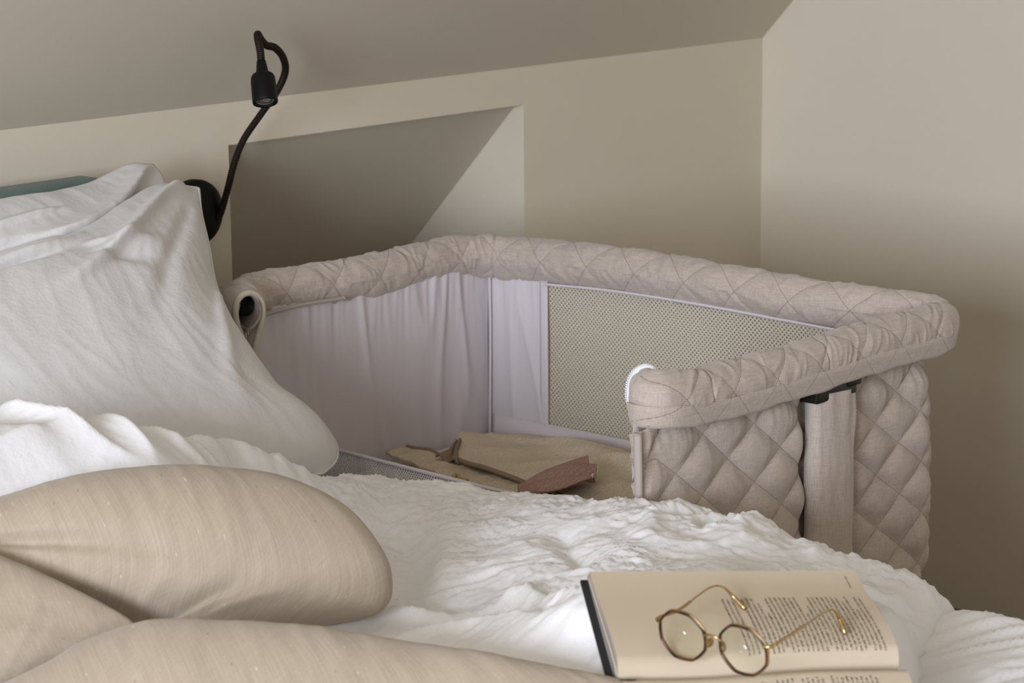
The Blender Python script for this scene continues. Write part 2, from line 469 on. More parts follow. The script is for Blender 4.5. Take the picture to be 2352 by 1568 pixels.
def window_parts(name, lo, hi, axis):
    """frame bars in the opening; axis 0: opening lies in a plane of constant x"""
    t = .05
    if axis == 0:
        x0, x1 = lo[0], hi[0]; a0, a1, z0, z1 = lo[1], hi[1], lo[2], hi[2]; mid = (a0+a1)/2
        b = [((x0, a0, z0), (x1, a1, z0+t)), ((x0, a0, z1-t), (x1, a1, z1)), ((x0, a0, z0+t), (x1, a0+t, z1-t)),
             ((x0, a1-t, z0+t), (x1, a1, z1-t)), ((x0, mid-.025, z0+t), (x1, mid+.025, z1-t))]
    else:
        y0, y1 = lo[1], hi[1]; a0, a1, z0, z1 = lo[0], hi[0], lo[2], hi[2]; mid = (a0+a1)/2
        b = [((a0, y0, z0), (a1, y1, z0+t)), ((a0, y0, z1-t), (a1, y1, z1)), ((a0, y0, z0+t), (a0+t, y1, z1-t)),
             ((a1-t, y0, z0+t), (a1, y1, z1-t)), ((mid-.025, y0, z0+t), (mid+.025, y1, z1-t))]
    fr = struct(multi_box(name, b, M['frame_white']))
    if axis == 0:
        for q0, q1 in ((a0+t, mid-.025), (mid+.025, a1-t)): mesh_obj('pane', [(x0+.02, q0, z0+t), (x0+.02, q1, z0+t), (x0+.02, q1, z1-t), (x0+.02, q0, z1-t)], [(0, 1, 2, 3)], M['pane'], fr, False)
    else:
        for q0, q1 in ((a0+t, mid-.025), (mid+.025, a1-t)): mesh_obj('pane', [(q0, y0+.02, z0+t), (q1, y0+.02, z0+t), (q1, y0+.02, z1-t), (q0, y0+.02, z1-t)], [(0, 1, 2, 3)], M['pane'], fr, False)
    return fr
window_parts('window_1', (XL-.05, w['y0'], w['z0']), (XL-.01, w['y1'], w['z1']), 0)
window_parts('window_2', (w2['x0'], YF-.05, w2['z0']), (w2['x1'], YF-.01, w2['z1']), 1)

# ------------------------------------------------------------------ soft things: cushions
def edge3(px, P0, n):
    return spline(np.array([onplane(x, y, P0, n) for x, y in px]), 80)
def cushion(name, edges, P0, nrm, tf, tb, mat, disp=None, p=2.2, q=.5, n=150, m=150, parent=None, warp=None):
    """puffed closed cushion. edges: four outlines on the cushion's middle plane through P0"""
    nrm = np.asarray(nrm, float); nrm /= np.linalg.norm(nrm)
    B, R_, T_, L_ = [edge3(e, P0, nrm) for e in edges]
    S = coons(B, R_, T_, L_, n, m)
    u = np.linspace(0, 1, n)[:, None]*np.ones((1, m)); v = np.ones((n, 1))*np.linspace(0, 1, m)[None, :]
    wgt = (np.clip(1-np.abs(2*u-1)**p, 0, 1)*np.clip(1-np.abs(2*v-1)**p, 0, 1))**q
    Lx = np.linalg.norm(B[-1]-B[0]); Ly = np.linalg.norm(L_[-1]-L_[0])
    X = u*Lx; Y = v*Ly
    d = np.zeros_like(u) if disp is None else disp(u, v, X, Y)
    edge_in = np.clip(wgt*4, 0, 1)
    front = S+nrm*(tf*wgt+d*edge_in)[..., None]
    back = S-nrm*(tb*wgt)[..., None]
    if warp is not None:
        front = warp(front, u, v); back = warp(back, u, v)
    # weld: back interior only
    V = [tuple(x) for x in front.reshape(-1, 3)]
    idx = -np.ones((n, m), int)
    for i in range(n):
        for j in range(m):
            if 0 < i < n-1 and 0 < j < m-1:
                idx[i, j] = len(V); V.append(tuple(back[i, j]))
            else: idx[i, j] = i*m+j
    F = grid_faces(n, m)
    for i in range(n-1):
        for j in range(m-1):
            F.append((idx[i, j+1], idx[i+1, j+1], idx[i+1, j], idx[i, j]))
    UV = [(a, b) for a, b in zip(X.ravel(), Y.ravel())]
    UV += [(X[i, j]+1, Y[i, j]) for i in range(n) for j in range(m) if 0 < i < n-1 and 0 < j < m-1]
    o = mesh_obj(name, V, F, mat, parent, True, np.array(UV))
    rim = np.vstack([front[:, 0], front[-1, 1:], front[::-1, -1][1:], front[0, ::-1][1:-1]])
    return o, rim

# bed ---------------------------------------------------------------
BED_X0, BED_X1, BED_Y0, BED_Y1 = .55, 2.255, .55, 2.66
bed = empty('bed', (1.4, 1.6, 0), 'double bed with teal upholstered headboard under the white bedding', 'bed')
box_obj('bed_base', (BED_X0+.02, BED_Y0+.02, .10), (BED_X1-.02, BED_Y1, .30), M['wood'], bed, .01)
box_obj('mattress', (BED_X0, BED_Y0, .301), (BED_X1-.005, BED_Y1, .50), M['bed_white'], bed, .04, 4)
for lx in (BED_X0+.08, BED_X1-.14):
    for ly in (BED_Y0+.08, BED_Y1-.14):
        box_obj('leg', (lx, ly, 0), (lx+.06, ly+.06, .0995), M['wood'], bed, .004)
hz0 = ony(0, 437, 2.72)[2]; hb = box_obj('headboard', (BED_X0-.05, 2.70, .1), (2.235, 2.765, hz0), M['teal'], bed, .02, 4)
hb['label'] = 'teal woven headboard'
adopt(bed)

# white pillows -----------------------------------------------------
def fold(u, v, u0, v0, ang, length, width, amp):
    """one soft crease starting at (u0,v0)"""
    c, s = math.cos(ang), math.sin(ang)
    a = (u-u0)*c+(v-v0)*s; b = -(u-u0)*s+(v-v0)*c
    env = smooth(-.02, .05, a)*(1-smooth(length*.5, length, a))
    wdt = width*(.35+.9*np.clip(a/length, 0, 1))
    return amp*env*np.exp(-(b/wdt)**2)
def pillow_disp(seed, folds=(), amp=.004, soft=.010):
    def f(u, v, X, Y):
        d = soft*fbm(X*4.5+seed, Y*4.5, seed, 2)
        wx = X*.8+Y*.5; wy = -X*.5+Y*.9
        d = d+amp*1.1*crinkle(wx*1.0, wy*.5, seed, .075)
        d = d+amp*.28*(ridged(wx/.030, wy/.10, seed+2, .8, 1.4)-.4)
        for k in folds: d = d+fold(u, v, *k)
        return d
    return f
PN = np.array([0, -.66, .75])
pb0 = np.array([2.2, 2.25, .60])
# back pillow
bp = pb0+np.array([0, .17, 0.0])
PNb = np.array([0, -.80, .60])
back_edges = ([(-420, 1010), (-100, 960), (150, 960), (420, 900)],
              [(420, 900), (430, 700), (410, 520), (376, 410), (352, 376)],
              [(-420, 560), (-250, 510), (-60, 470), (0, 459), (100, 445), (200, 420), (250, 397), (300, 375), (352, 376)],
              [(-420, 1010), (-450, 850), (-450, 700), (-420, 560)])
o, rim = cushion('pillow', back_edges, bp, PNb, .055, .06, M['white_pillow'],
                 pillow_disp(21, [(.98, .98, math.radians(215), .9, .05, .02), (.85, .72, math.radians(185), .8, .03, -.012), (.62, .86, math.radians(195), .3, .02, .008)], .0042), 2.4, .6)
tag(o, 'white cotton pillow behind the front pillow, touching the teal headboard', 'pillow', 'white bed pillows')
# front pillow
front_edges = ([(-420, 1180), (0, 1130), (300, 1120), (600, 1110), (742, 1086)],
               [(742, 1086), (768, 1062), (775, 1040), (768, 1012), (735, 972), (690, 940), (640, 905), (585, 825), (545, 760), (510, 690), (492, 640), (478, 560), (462, 490), (456, 432)],
               [(-420, 760), (-250, 690), (-100, 640), (0, 607), (100, 575), (200, 520), (290, 462), (370, 425), (456, 432)],
               [(-420, 1180), (-440, 1050), (-440, 900), (-420, 760)])
o, rim = cushion('pillow', front_edges, pb0, PN, .075, .05, M['white_pillow'],
                 pillow_disp(5, [(.975, .975, math.radians(212), .62, .035, .020), (.97, .90, math.radians(240), .55, .035, -.008),
                                 (.22, .90, math.radians(-5), .42, .022, -.016), (.22, .955, math.radians(-5), .45, .03, .010),
                                 (.60, .86, math.radians(-28), .32, .03, .009), (.60, .80, math.radians(-30), .30, .03, -.008),
                                 (.985, .62, math.radians(245), .6, .03, .007)], .0036), 2.6, .62)
tag(o, 'large white linen pillow leaning in front, its top corner by the black lamp', 'pillow', 'white bed pillows')
tube('seam', resample(np.vstack([rim, rim[:1]]), 500)[:-1], .0022, M['white_pillow'], o, 6, True)

# beige linen cushions ---------------------------------------------
def linen_disp(seed, folds=(), soft=.008):
    def f(u, v, X, Y):
        d = soft*fbm(X*6+seed, Y*6, seed, 2)+.0012*(ridged(X/.03, Y/.12, seed, .6, 1.3)-.5)
        for k in folds: d = d+fold(u, v, *k)
        return d
    return f
def tilt_n(e):
    return -FH*math.cos(math.radians(e))+np.array([0, 0, 1])*math.sin(math.radians(e))
c0 = onz(600, 1445, .625)
big_edges = ([(-330, 1400), (-100, 1400), (100, 1425), (330, 1450), (520, 1455), (640, 1445), (760, 1425)],
             [(760, 1425), (860, 1410), (893, 1385), (902, 1345), (893, 1290), (862, 1235), (815, 1180), (745, 1130)],
             [(-330, 1240), (-150, 1205), (0, 1166), (130, 1128), (270, 1096), (400, 1080), (520, 1077), (630, 1090), (745, 1130)],
             [(-330, 1400), (-350, 1320), (-330, 1240)])
o, rim = cushion('cushion', big_edges, c0, tilt_n(38), .085, .05, M['linen'],
                 linen_disp(3, [(.66, .02, math.radians(75), .40, .03, -.008), (.60, .02, math.radians(88), .40, .03, .005),
                                (.72, .02, math.radians(68), .36, .03, .005), (.05, .52, math.radians(-14), .66, .06, -.010)]), 2.0, .5)
tag(o, 'largest plump beige linen cushion, rounded end beside the white duvet', 'cushion', 'beige linen cushions')
c1 = onz(200, 1500, .635)
left_edges = ([(-400, 1640), (-150, 1640), (0, 1610), (120, 1560)],
              [(120, 1560), (230, 1500), (300, 1452), (312, 1436), (290, 1420)],
              [(-400, 1190), (-200, 1205), (0, 1285), (90, 1322), (180, 1365), (290, 1420)],
              [(-400, 1640), (-450, 1400), (-400, 1190)])
o, rim = cushion('cushion', left_edges, c1, tilt_n(42), .055, .05, M['linen'], linen_disp(9, [], .006), 2.2, .5, 110, 110)
tag(o, 'beige linen cushion at the left edge, wedged between two beige cushions', 'cushion', 'beige linen cushions')
c2 = onz(700, 1560, .665)
front2 = ([(-250, 1900), (400, 1880), (1000, 1850), (1500, 1760)],
          [(1500, 1760), (1560, 1690), (1540, 1610), (1440, 1562)],
          [(-250, 1680), (-50, 1600), (90, 1545), (200, 1480), (330, 1440), (500, 1436), (700, 1448), (870, 1470), (1050, 1502), (1250, 1535), (1440, 1562)],
          [(-250, 1900), (-300, 1790), (-250, 1680)])
o, rim = cushion('cushion', front2, c2, tilt_n(55), .045, .05, M['linen'], linen_disp(14, [], .008), 2.2, .5, 150, 110)
tag(o, 'long beige linen cushion nearest the viewer, along the bottom edge', 'cushion', 'beige linen cushions')

# ------------------------------------------------------------------ the book frame (needed by the duvet)
BO = np.array([1.7725, 1.2795, .6436])+np.array([.58608, .71058, .38934])*.016
BX = np.array([.78553, -.61609, -.05807]); BY = np.array([.58608, .71058, .38934]); BZ = np.cross(BX, BY); BX /= np.linalg.norm(BX); BY /= np.linalg.norm(BY); BZ /= np.linalg.norm(BZ)
BL, BW = .2575, .149
def page_h(x, wv):
    a = np.abs(wv)
    hump = .022+.010*smooth(-.08, .06, x)
    rise = .004+(hump-.004)*np.clip(1-(1-np.clip(a/.020, 0, 1))**2, 0, 1)**.6
    fall = (hump-.011)*smooth(.024, .15, a)
    return rise-fall
def book_pt(x, wv, h): return BO+BX*x+BY*wv+BZ*h

# duvet ---------------------------------------------------------------
class RBF:
    def __init__(s, pts, lam=1e-5):
        P = np.array(pts); s.X = P[:, :2]; n = len(P)
        K = s.k(np.linalg.norm(s.X[:, None]-s.X[None], axis=2))+lam*np.eye(n)
        Q = np.c_[np.ones(n), s.X]
        A = np.block([[K, Q], [Q.T, np.zeros((3, 3))]])
        sol = np.linalg.solve(A, np.r_[P[:, 2], 0, 0, 0]); s.w = sol[:n]; s.c = sol[n:]
    def k(s, r): return np.where(r > 1e-9, r*r*np.log(np.maximum(r, 1e-9)), 0)
    def __call__(s, x, y):
        sh = x.shape; q = np.c_[x.ravel(), y.ravel()]; out = np.zeros(len(q))
        for i in range(0, len(q), 20000):
            b = q[i:i+20000]
            out[i:i+20000] = s.k(np.linalg.norm(b[:, None]-s.X[None], axis=2))@s.w+s.c[0]+b@s.c[1:]
        return out.reshape(sh)
XE = 2.255                                                   # right edge of the bedding
ctrl = []
for p_ in ((700, 1092), (830, 1087), (1000, 1103), (1150, 1121), (1300, 1129), (1455, 1144), (1560, 1152), (1650, 1168), (1780, 1204),
           (1830, 1234), (1880, 1240), (1950, 1250), (2050, 1294), (2130, 1334), (2195, 1388)):
    ctrl.append(onx(*p_, XE-.03))
for (x, y, Y) in ((-200, 985, 2.10), (0, 948, 2.10), (150, 948, 2.10), (250, 962, 2.10), (340, 985, 2.10), (430, 1018, 2.10), (520, 1042, 2.11), (600, 1062, 2.12), (660, 1072, 2.13), (720, 1094, 2.14)):
    ctrl.append(ony(x, y, Y))
for (x, y, z) in ((0, 1140, .675), (180, 1110, .665), (350, 1090, .655), (560, 1090, .645), (-200, 1170, .66), (120, 1050, .725), (300, 1050, .70),
                  (950, 1180, .612), (920, 1250, .602), (1100, 1190, .628), (1300, 1220, .648), (1500, 1230, .658), (1700, 1255, .655), (1850, 1290, .642),
                  (2000, 1355, .625), (2090, 1420, .605), (1200, 1310, .640), (1300, 1400, .640), (1100, 1440, .632), (960, 1400, .612), (760, 1440, .615),
                  (650, 1450, .61), (1000, 1490, .632), (1200, 1520, .645), (1350, 1540, .648), (300, 1450, .60), (0, 1500, .60), (1500, 1800, .60),
                  (600, 1800, .60), (2300, 1700, .58), (0, 1900, .58), (1000, 2100, .57), (2200, 2000, .57), (600, 1250, .60), (300, 1250, .60), (1335, 1330, .648)):
    ctrl.append(onz(x, y, z))
for x in (-.13, -.04, .05, .13):
    for wv in (-.14, -.07, 0, .07, .135):
        ctrl.append(book_pt(x, wv, -.016))
ctrl = [tuple(c) for c in ctrl]
hbase = RBF(ctrl, 3e-4)
crease = [onz(2200, 1394, .605), onz(2150, 1440, .61), (onz(2100, 1500, .61)), onz(2085, 1568, .61), onz(2070, 1800, .60)]
crx = np.array([c[0] for c in crease])[::-1]; cry = np.array([c[1] for c in crease])[::-1]
def crease_y(x):
    y = np.interp(x, crx, cry)
    return y
def wrap_edge(A, z, top):
    """past the bed's edge the cloth rolls over and hangs"""
    r = .055; a0 = XE-r
    d = np.clip(A-a0, 0, None); ang = np.clip(d/r, 0, math.pi/2); hang = np.clip(d-r*math.pi/2, 0, None)
    X = np.where(A > a0, a0+r*np.sin(ang)+hang*.04, A)
    Z = z-np.where(A > a0, r*(1-np.cos(ang))+hang, 0)
    return X, Z
def make_duvet():
    A = np.r_[np.arange(.50, 1.45, .010), np.arange(1.45, 2.30, .0034), np.arange(2.30, 2.52, .008)]; Yv = np.arange(1.00, 2.36, .0036)
    a, y = np.meshgrid(A, Yv, indexing='ij')
    ax = np.minimum(a, XE-.03)
    z = hbase(ax, y)
    z = np.clip(z, .53, .80)
    # single large folds of the cloth, each along its own line on the bed
    for line, hgt, wid in (([(640, 1428), (700, 1410), (800, 1394), (950, 1384), (1060, 1378)], .016, .013),
                           ([(1040, 1384), (1180, 1372), (1240, 1398), (1300, 1455), (1370, 1505)], .015, .017),
                           ([(780, 1490), (900, 1462), (1000, 1445), (1150, 1462), (1230, 1500)], .011, .014),
                           ([(1270, 1225), (1300, 1265), (1330, 1310), (1348, 1350)], -.012, .018),
                           ([(950, 1345), (955, 1260), (925, 1180), (860, 1120)], -.012, .026),
                           ([(1010, 1330), (1020, 1230), (1010, 1160)], .010, .026),
                           ([(1480, 1290), (1500, 1235), (1560, 1190)], .009, .014), ([(1690, 1290), (1720, 1240), (1760, 1215)], .009, .014),
                           ([(1850, 1300), (1890, 1255), (1930, 1245)], .008, .014), ([(1600, 1290), (1620, 1240), (1650, 1200)], -.007, .014),
                           ([(1960, 1330), (2030, 1350), (2110, 1345)], .010, .016), ([(1990, 1400), (2060, 1410), (2150, 1400)], -.008, .016)):
        L = spline([onz(x_, y_, .635) for x_, y_ in line], 40)[:, :2]
        sel = (ax > L[:, 0].min()-.1) & (ax < L[:, 0].max()+.1) & (y > L[:, 1].min()-.1) & (y < L[:, 1].max()+.1)
        q_ = np.c_[ax[sel]+.006*perlin(ax[sel]*25, y[sel]*25, 3), y[sel]+.006*perlin(ax[sel]*25+5, y[sel]*25, 4)]
        D = np.linalg.norm(q_[:, None]-L[None], axis=2); j = D.argmin(1); dist = D.min(1)
        tt_ = j/39.0
        z[sel] += hgt*np.exp(-(dist/wid)**1.6)*(smooth(0, .25, tt_)*smooth(1, .75, tt_)+.15)
    # broad puffs and creases
    near_book = np.exp(-((np.abs((ax-BO[0])*BX[0]+(y-BO[1])*BX[1])/.16)**4+(np.abs((ax-BO[0])*FH[0]+(y-BO[1])*FH[1]-.03)/.16)**4))
    lw = smooth(2.02, 1.80, a)*smooth(1.80, 1.95, y)         # bunched top end by the pillow
    k = (1-.85*near_book)*(1-.6*lw)*(.55+.45*smooth(1.72, 1.90, a+.25*(1.6-y)))
    z = z+k*(.009*fbm(a*9, y*9, 2, 2)+.0135*crinkle(a, y, 31, .072)+.0075*crinkle(a, y, 77, .034)+.0022*(ridged(a/.032, y/.032, 17, .7, 3.5)-.2)+.0012*(ridged(a/.016, y/.016, 27, .7, 3.0)-.2))
    z = z+lw*(.017*(ridged((a+.45*y)/.075, (y-.3*a)/.26, 8, .5, 1.8)-.45)+.016*np.exp(-((y-1.985-.25*(1.6-a))/.022)**2))
    # far end tucks under in front of the pillow, near end stops at the crease
    z = z-.10*smooth(2.16, 2.30, y)*smooth(2.2, 2.0, a)-.08*smooth(2.25, 2.36, y)
    dc = y-crease_y(np.minimum(a, XE))+.006*perlin(a*14, y*3, 4)
    z = z-.16*smooth(.030, -.05, dc)**1.2
    X, Z = wrap_edge(a, z, None)
    uv = np.stack([a, y], -1)
    o = grid_obj('duvet', np.stack([X, y+0*X, Z], -1), M['white'], None, uv=uv)
    return tag(o, 'crumpled white cotton duvet spread over the bed under the open book', 'duvet', 'white duvets')
make_duvet()
def make_duvet2():
    pts = []
    for p_ in ((2200, 1400), (2260, 1398), (2352, 1417), (2500, 1470), (2700, 1540)): pts.append(onx(*p_, XE-.03))
    for (x, y, z) in ((2150, 1450, .592), (2250, 1450, .602), (2352, 1480, .605), (2200, 1510, .598), (2300, 1550, .60), (2120, 1540, .585), (2120, 1700, .575), (2352, 1700, .59), (2500, 1800, .58), (2200, 2000, .57),
                      (2000, 1500, .56)):
        pts.append(onz(x, y, z))
    hb2 = RBF([tuple(p) for p in pts], 1e-4)
    A = np.arange(1.2, 2.50, .006); Yv = np.arange(.52, 1.48, .006)
    a, y = np.meshgrid(A, Yv, indexing='ij')
    z = np.clip(hb2(np.minimum(a, XE-.03), y), .525, .625)
    z = np.where(y < .9, z, z)
    z = z+.004*fbm(a*6, y*6, 5, 2)+.006*(ridged((a*.75-y*.66)/.16, (a*.66+y*.75)/.030, 12, .5, 1.4)-.45)
    z = z-.10*smooth(1.40, 1.48, y)-.06*smooth(.60, .50, y)-.05*smooth(1.75, 1.2, a)
    X, Z = wrap_edge(a, z, None)
    o = grid_obj('duvet', np.stack([X, y+0*X, Z], -1), M['white'], None, uv=np.stack([a, y], -1))
    return tag(o, 'smoother white duvet in the lower right corner beyond the crumpled one', 'duvet', 'white duvets')
make_duvet2()

# ------------------------------------------------------------------ bedside crib
crib = empty('bedside_crib', (2.57, 2.17, 0), 'taupe quilted bedside crib with padded rim and mesh side beside the bed', 'crib')
ZR = .765
# padded rim: stub at the bed side, head end, far side, foot end
rp = [ony(568, 712, 2.476), ony(563, 706, 2.50), ony(553, 697, 2.53), ony(556, 692, 2.553), np.array([2.365, 2.566, .768]), np.array([2.42, 2.567, .768]), ony(850, 632, 2.56), np.array([2.70, 2.565, .768]),
      np.array([2.775, 2.56, .768]), np.array([2.815, 2.535, .767]), np.array([2.83, 2.48, .766]), onx(1400, 612, 2.83), onx(1600, 645, 2.83), onx(1800, 680, 2.83), np.array([2.840, 1.92, .760]),
      np.array([2.858, 1.86, .757]), np.array([2.880, 1.818, .752]), np.array([2.868, 1.792, .748]), np.array([2.79, 1.787, .747]), ony(1985, 793, 1.787), ony(1870, 830, 1.787), ony(1740, 868, 1.787), ony(1620, 900, 1.787),
      ony(1560, 909, 1.787), ony(1522, 911, 1.790), ony(1497, 909, 1.800), ony(1487, 907, 1.814), ony(1484, 905, 1.830)]
PQ = .088                                                    # diamond length along the rim
def rim_mesh(name, path, mat, parent, s0=0.0, open_start=False, narrow_end=False):
    n = len(path); T, S, U = frames(path, np.array([0, 0, 1.0]))
    m = 72
    th = np.linspace(0, 2*math.pi, m, endpoint=False)
    s = s0+np.r_[0, np.cumsum(np.linalg.norm(np.diff(path, axis=0), axis=1))]
    ss = s[:, None]*np.ones((1, m)); tt = np.ones((n, 1))*th[None, :]
    a, b = .027, .031
    per = 2*math.pi*.029
    # cross-section: rounded above, drawn together below
    cx = a*np.cos(th); cz = b*np.sin(th)
    low = np.clip(-np.sin(th), 0, 1)
    cx = cx*(1-.25*low**2); cz = cz-.004*low**2
    Uq = ss/PQ; Vq = tt/(2*math.pi)*2.0                       # two diamonds around
    A = Uq+Vq; B = Uq-Vq
    tri = lambda q: np.abs(q-np.round(q))*2
    puff = (1-(1-tri(A))**6)*(1-(1-tri(B))**6)
    # gathers: run around the tube, strong on the inner lower side
    g = ridged(ss/.024+.55*np.sin(tt+.6), tt*.8, 41, .6, 1.3)*(.35+.65*np.clip(fbm(ss*9, tt, 6, 2)*.7+.5, 0, 1))
    d = .0018*(puff-.8)+.0027*(g-.35)+.002*perlin(ss*20, tt*1.2, 3)
    endk = smooth(0, .004, ss-ss[0, 0])*smooth(0, .004, ss[-1, 0]-ss)
    d = d*endk-.0025*(1-endk)
    if narrow_end:
        f1 = .70+.30*smooth(0, .06, ss[-1, 0]-ss); cx = cx*f1
    if open_start:
        f0 = .74+.26*smooth(0, .045, ss-ss[0, 0]); cx = cx*f0; cz = cz*f0
    V = path[:, None, :]+S[:, None, :]*((cx+np.cos(th)*d))[..., None]+U[:, None, :]*((cz+np.sin(th)*d))[..., None]
    # seam joint of the ring: duplicate column for uv
    V = np.concatenate([V, V[:, :1]], 1); Uv = np.concatenate([Uq, Uq[:, :1]], 1); Vv = np.concatenate([Vq, Vq[:, :1]+2.0], 1)
    return grid_obj(name, V, mat, parent, uv=np.stack([Uv, Vv], -1)), V
full = spline(rp, 1500)
L_all = np.r_[0, np.cumsum(np.linalg.norm(np.diff(full, axis=0), axis=1))]
def nearest(x, y):
    return int(np.argmin(np.hypot(full[:, 0]-x, full[:, 1]-y)))
i_seam = nearest(2.818, 2.53)
i_fold = nearest(ony(1868, 800, 1.787)[0], 1.787); i_end = nearest(ony(1600, 860, 1.787)[0], 1.787)
segs = [(0, i_seam), (i_seam, i_fold), (i_fold, i_end), (i_end, len(full)-1)]
rim_ends = []
for k, (a_, b_) in enumerate(segs):
    seg_path = full[a_:b_+1]
    # pinch the sleeve a little where two sleeves meet
    o, V = rim_mesh('rim_pad', seg_path, M['quilt'], crib, L_all[a_], k == 0, k == 3)
    rim_ends.append(V)
# hem strip under the foot-end rim and under the head end
def strip(name, top, bot, mat, parent, thick=.003, n=120, m=4, wav=0.0):
    t = spline(top, n); b = spline(bot, n)
    v = np.linspace(0, 1, m)[None, :, None]
    return grid_obj(name, t[:, None]*(1-v)+b[:, None]*v, mat, parent, thick=thick)
Tf, Sf, Uf = frames(full, np.array([0, 0, 1.0]))
out_s = Sf if np.dot(Sf[i_fold], [0, -1, 0]) > 0 else -Sf
i_h0 = nearest(2.866, 1.85); i_h1 = len(full)-26
fp = full[i_h0:i_h1]; fo = out_s[i_h0:i_h1]
hs = np.linspace(0, 1, len(fp)); wob = (.0010*np.sin(hs*31)+.0006*np.sin(hs*67))[:, None]
rows_ = [(.0262, -.006), (.0256, -.013), (.0240, -.0215), (.0226, -.0285), (.0218, -.0320)]
sk = np.stack([fp+fo*o_+np.array([0, 0, 1.0])*(z_+wob*(j/4)) for j, (o_, z_) in enumerate(rows_)], 1)
same = np.dot(out_s[i_fold], Sf[i_fold]) > 0
dv = np.array([.25, .50, .85, 1.10, 1.22])/math.pi
Vs = (2.0-dv if same else 1.0+dv)[None, :]*np.ones((len(fp), 1)); Us = (L_all[i_h0:i_h1]/PQ)[:, None]*np.ones((1, 5))
grid_obj('rim_skirt', sk, M['quilt'], crib, thick=.0015, uv=np.stack([Us, Vs], -1))
hem = resample(sk[:, -1], 300)
tube('hem_piping', hem+np.array([0, -.0006, .0042]), .0007, M['taupe_edge'], crib, 6)
hem2 = [ony(600, 725, 2.532), ony(680, 703, 2.532), ony(790, 684, 2.532)]
tube('hem_piping', spline(hem2, 60), .003, M['taupe_edge'], crib, 6)
# white zip at the open foot end, teardrop hem and black tube at the open head end
ze = rim_ends[-1][-1][:72]
zc_ = ze.mean(0)
zp = zc_+(ze-zc_)*1.05
zp = resample(np.vstack([zp, zp[:1]]), 120)[:-1]
zl_ = tube('zip_tape', zp, .0062, M['zip'], crib, 10, True)
zteeth = []
for q in zp[::2]:
    c_ = q+np.array([0, .006, 0])+(q-zc_)*.06; zteeth.append((c_-np.array([.0011, .0016, .0009]), c_+np.array([.0011, .0016, .0009])))
zt = multi_box('zip_teeth', zteeth, M['zip'], crib); zt['kind'] = 'stuff'; zl_['label'] = 'white zip tape at the open end of the padded rim'
zlow = zp[int(np.argmin(zp[:, 2]))]
box_obj('zip_slider', zlow-np.array([.004, .003, .005]), zlow+np.array([.003, .003, .004]), M['black_plastic'], crib, .001)
# foot-end rim end cap fabric
def disc_cap(name, ringpts, inset, mat, parent):
    R0 = np.array(ringpts[:72]); c = R0.mean(0)
    P = np.stack([R0, c+(R0-c)*.6+inset, c+(R0-c)*.05+inset], 0)
    return grid_obj(name, P, mat, parent, cv=True)
disc_cap('rim_end', rim_ends[-1][-1], np.array([0, -.004, 0]), M['taupe'], crib)
# head-end opening: teardrop of folded fabric hem
def P_open(x, y): return ony(x, y, 2.478)
outer = [(552, 775), (541, 745), (537, 715), (541, 692), (552, 678), (568, 672), (584, 676), (596, 690), (600, 712), (597, 740), (588, 772), (582, 800), (584, 830)]
tp = spline([P_open(*q) for q in outer], 160)
def band(name, path, depth, w, mat, parent):
    """ribbon of fabric swept back from an opening"""
    P = np.stack([path+np.array([0, -.001, 0]), path+np.array([0, depth*.5, 0]), path+np.array([0, depth, 0])], 1)
    return grid_obj(name, P, mat, parent, thick=w)
band('folded_cover', tp, .05, .006, M['taupe_edge'], crib)
tube('cover_edge', tp+np.array([0, -.003, 0]), .0042, M['cream_edge'], crib, 8)
inner = [(556, 700), (552, 722), (556, 745), (566, 768), (572, 774), (570, 752), (574, 735), (583, 712)]
tp2 = spline([P_open(*q)+np.array([0, .006, 0]) for q in inner[:5]], 60)
band('folded_cover', tp2, .04, .004, M['taupe_edge'], crib)
ztab = P_open(568, 762)
multi_box('zip_end', [(ztab+np.array([-.003+.004*i, .0, -.008+.004*i]), ztab+np.array([-.001+.004*i, .004, -.001+.004*i])) for i in range(3)], M['taupe_edge'], crib)
tc = ony(567, 703, 2.484)
tube('frame_tube', [tc, tc+np.array([0, .045, 0])], .0135, M['black'], crib, 24)
# dark throat behind the opening, so the sleeve reads as hollow
th0 = ony(570, 735, 2.50)

# head-end lining (bed side faces the viewer) with hanging folds
def lining(name, P0, P1, z0, z1, nrm, mat, seed, amp=.006, n=160, m=80, bulge=.0, parent=crib):
    u = np.linspace(0, 1, n)[:, None]*np.ones((1, m)); v = np.ones((n, 1))*np.linspace(0, 1, m)[None, :]
    P0 = np.array(P0); P1 = np.array(P1); Lx = np.linalg.norm(P1-P0)
    xy = P0+(P1-P0)*u[..., None]
    zz = z0+(z1-z0)*v
    s = u*Lx
    folds = ridged(s/.055+.25*v, v*.7, seed, .4, 1.5)-.4
    gath = (ridged(s/.018, v*1.2, seed+4, .4, 1.3)-.4)*smooth(.55, 1, v)
    d = amp*folds*(.5+.5*np.sin(v*math.pi)**.5)+amp*.45*gath+bulge*np.sin(u*math.pi)*np.sin(v*math.pi)
    P = np.stack([xy[..., 0]+nrm[0]*d, xy[..., 1]+nrm[1]*d, zz], -1)
    return grid_obj(name, P, mat, parent, thick=.002, uv=np.stack([s, zz], -1))
lining('head_lining', (2.325, 2.548), (2.822, 2.548), .46, .752, (0, -1), M['lilac'], 5, .0045)
lining('side_lining', (2.822, 2.546), (2.824, 2.435), .46, .752, (-1, 0), M['lilac'], 15, .003, 60)
tube('lining_seam', spline([(2.816, 2.540, .75), (2.816, 2.540, .62), (2.812, 2.540, .47)], 60), .0022, M['lilac'], crib, 6)
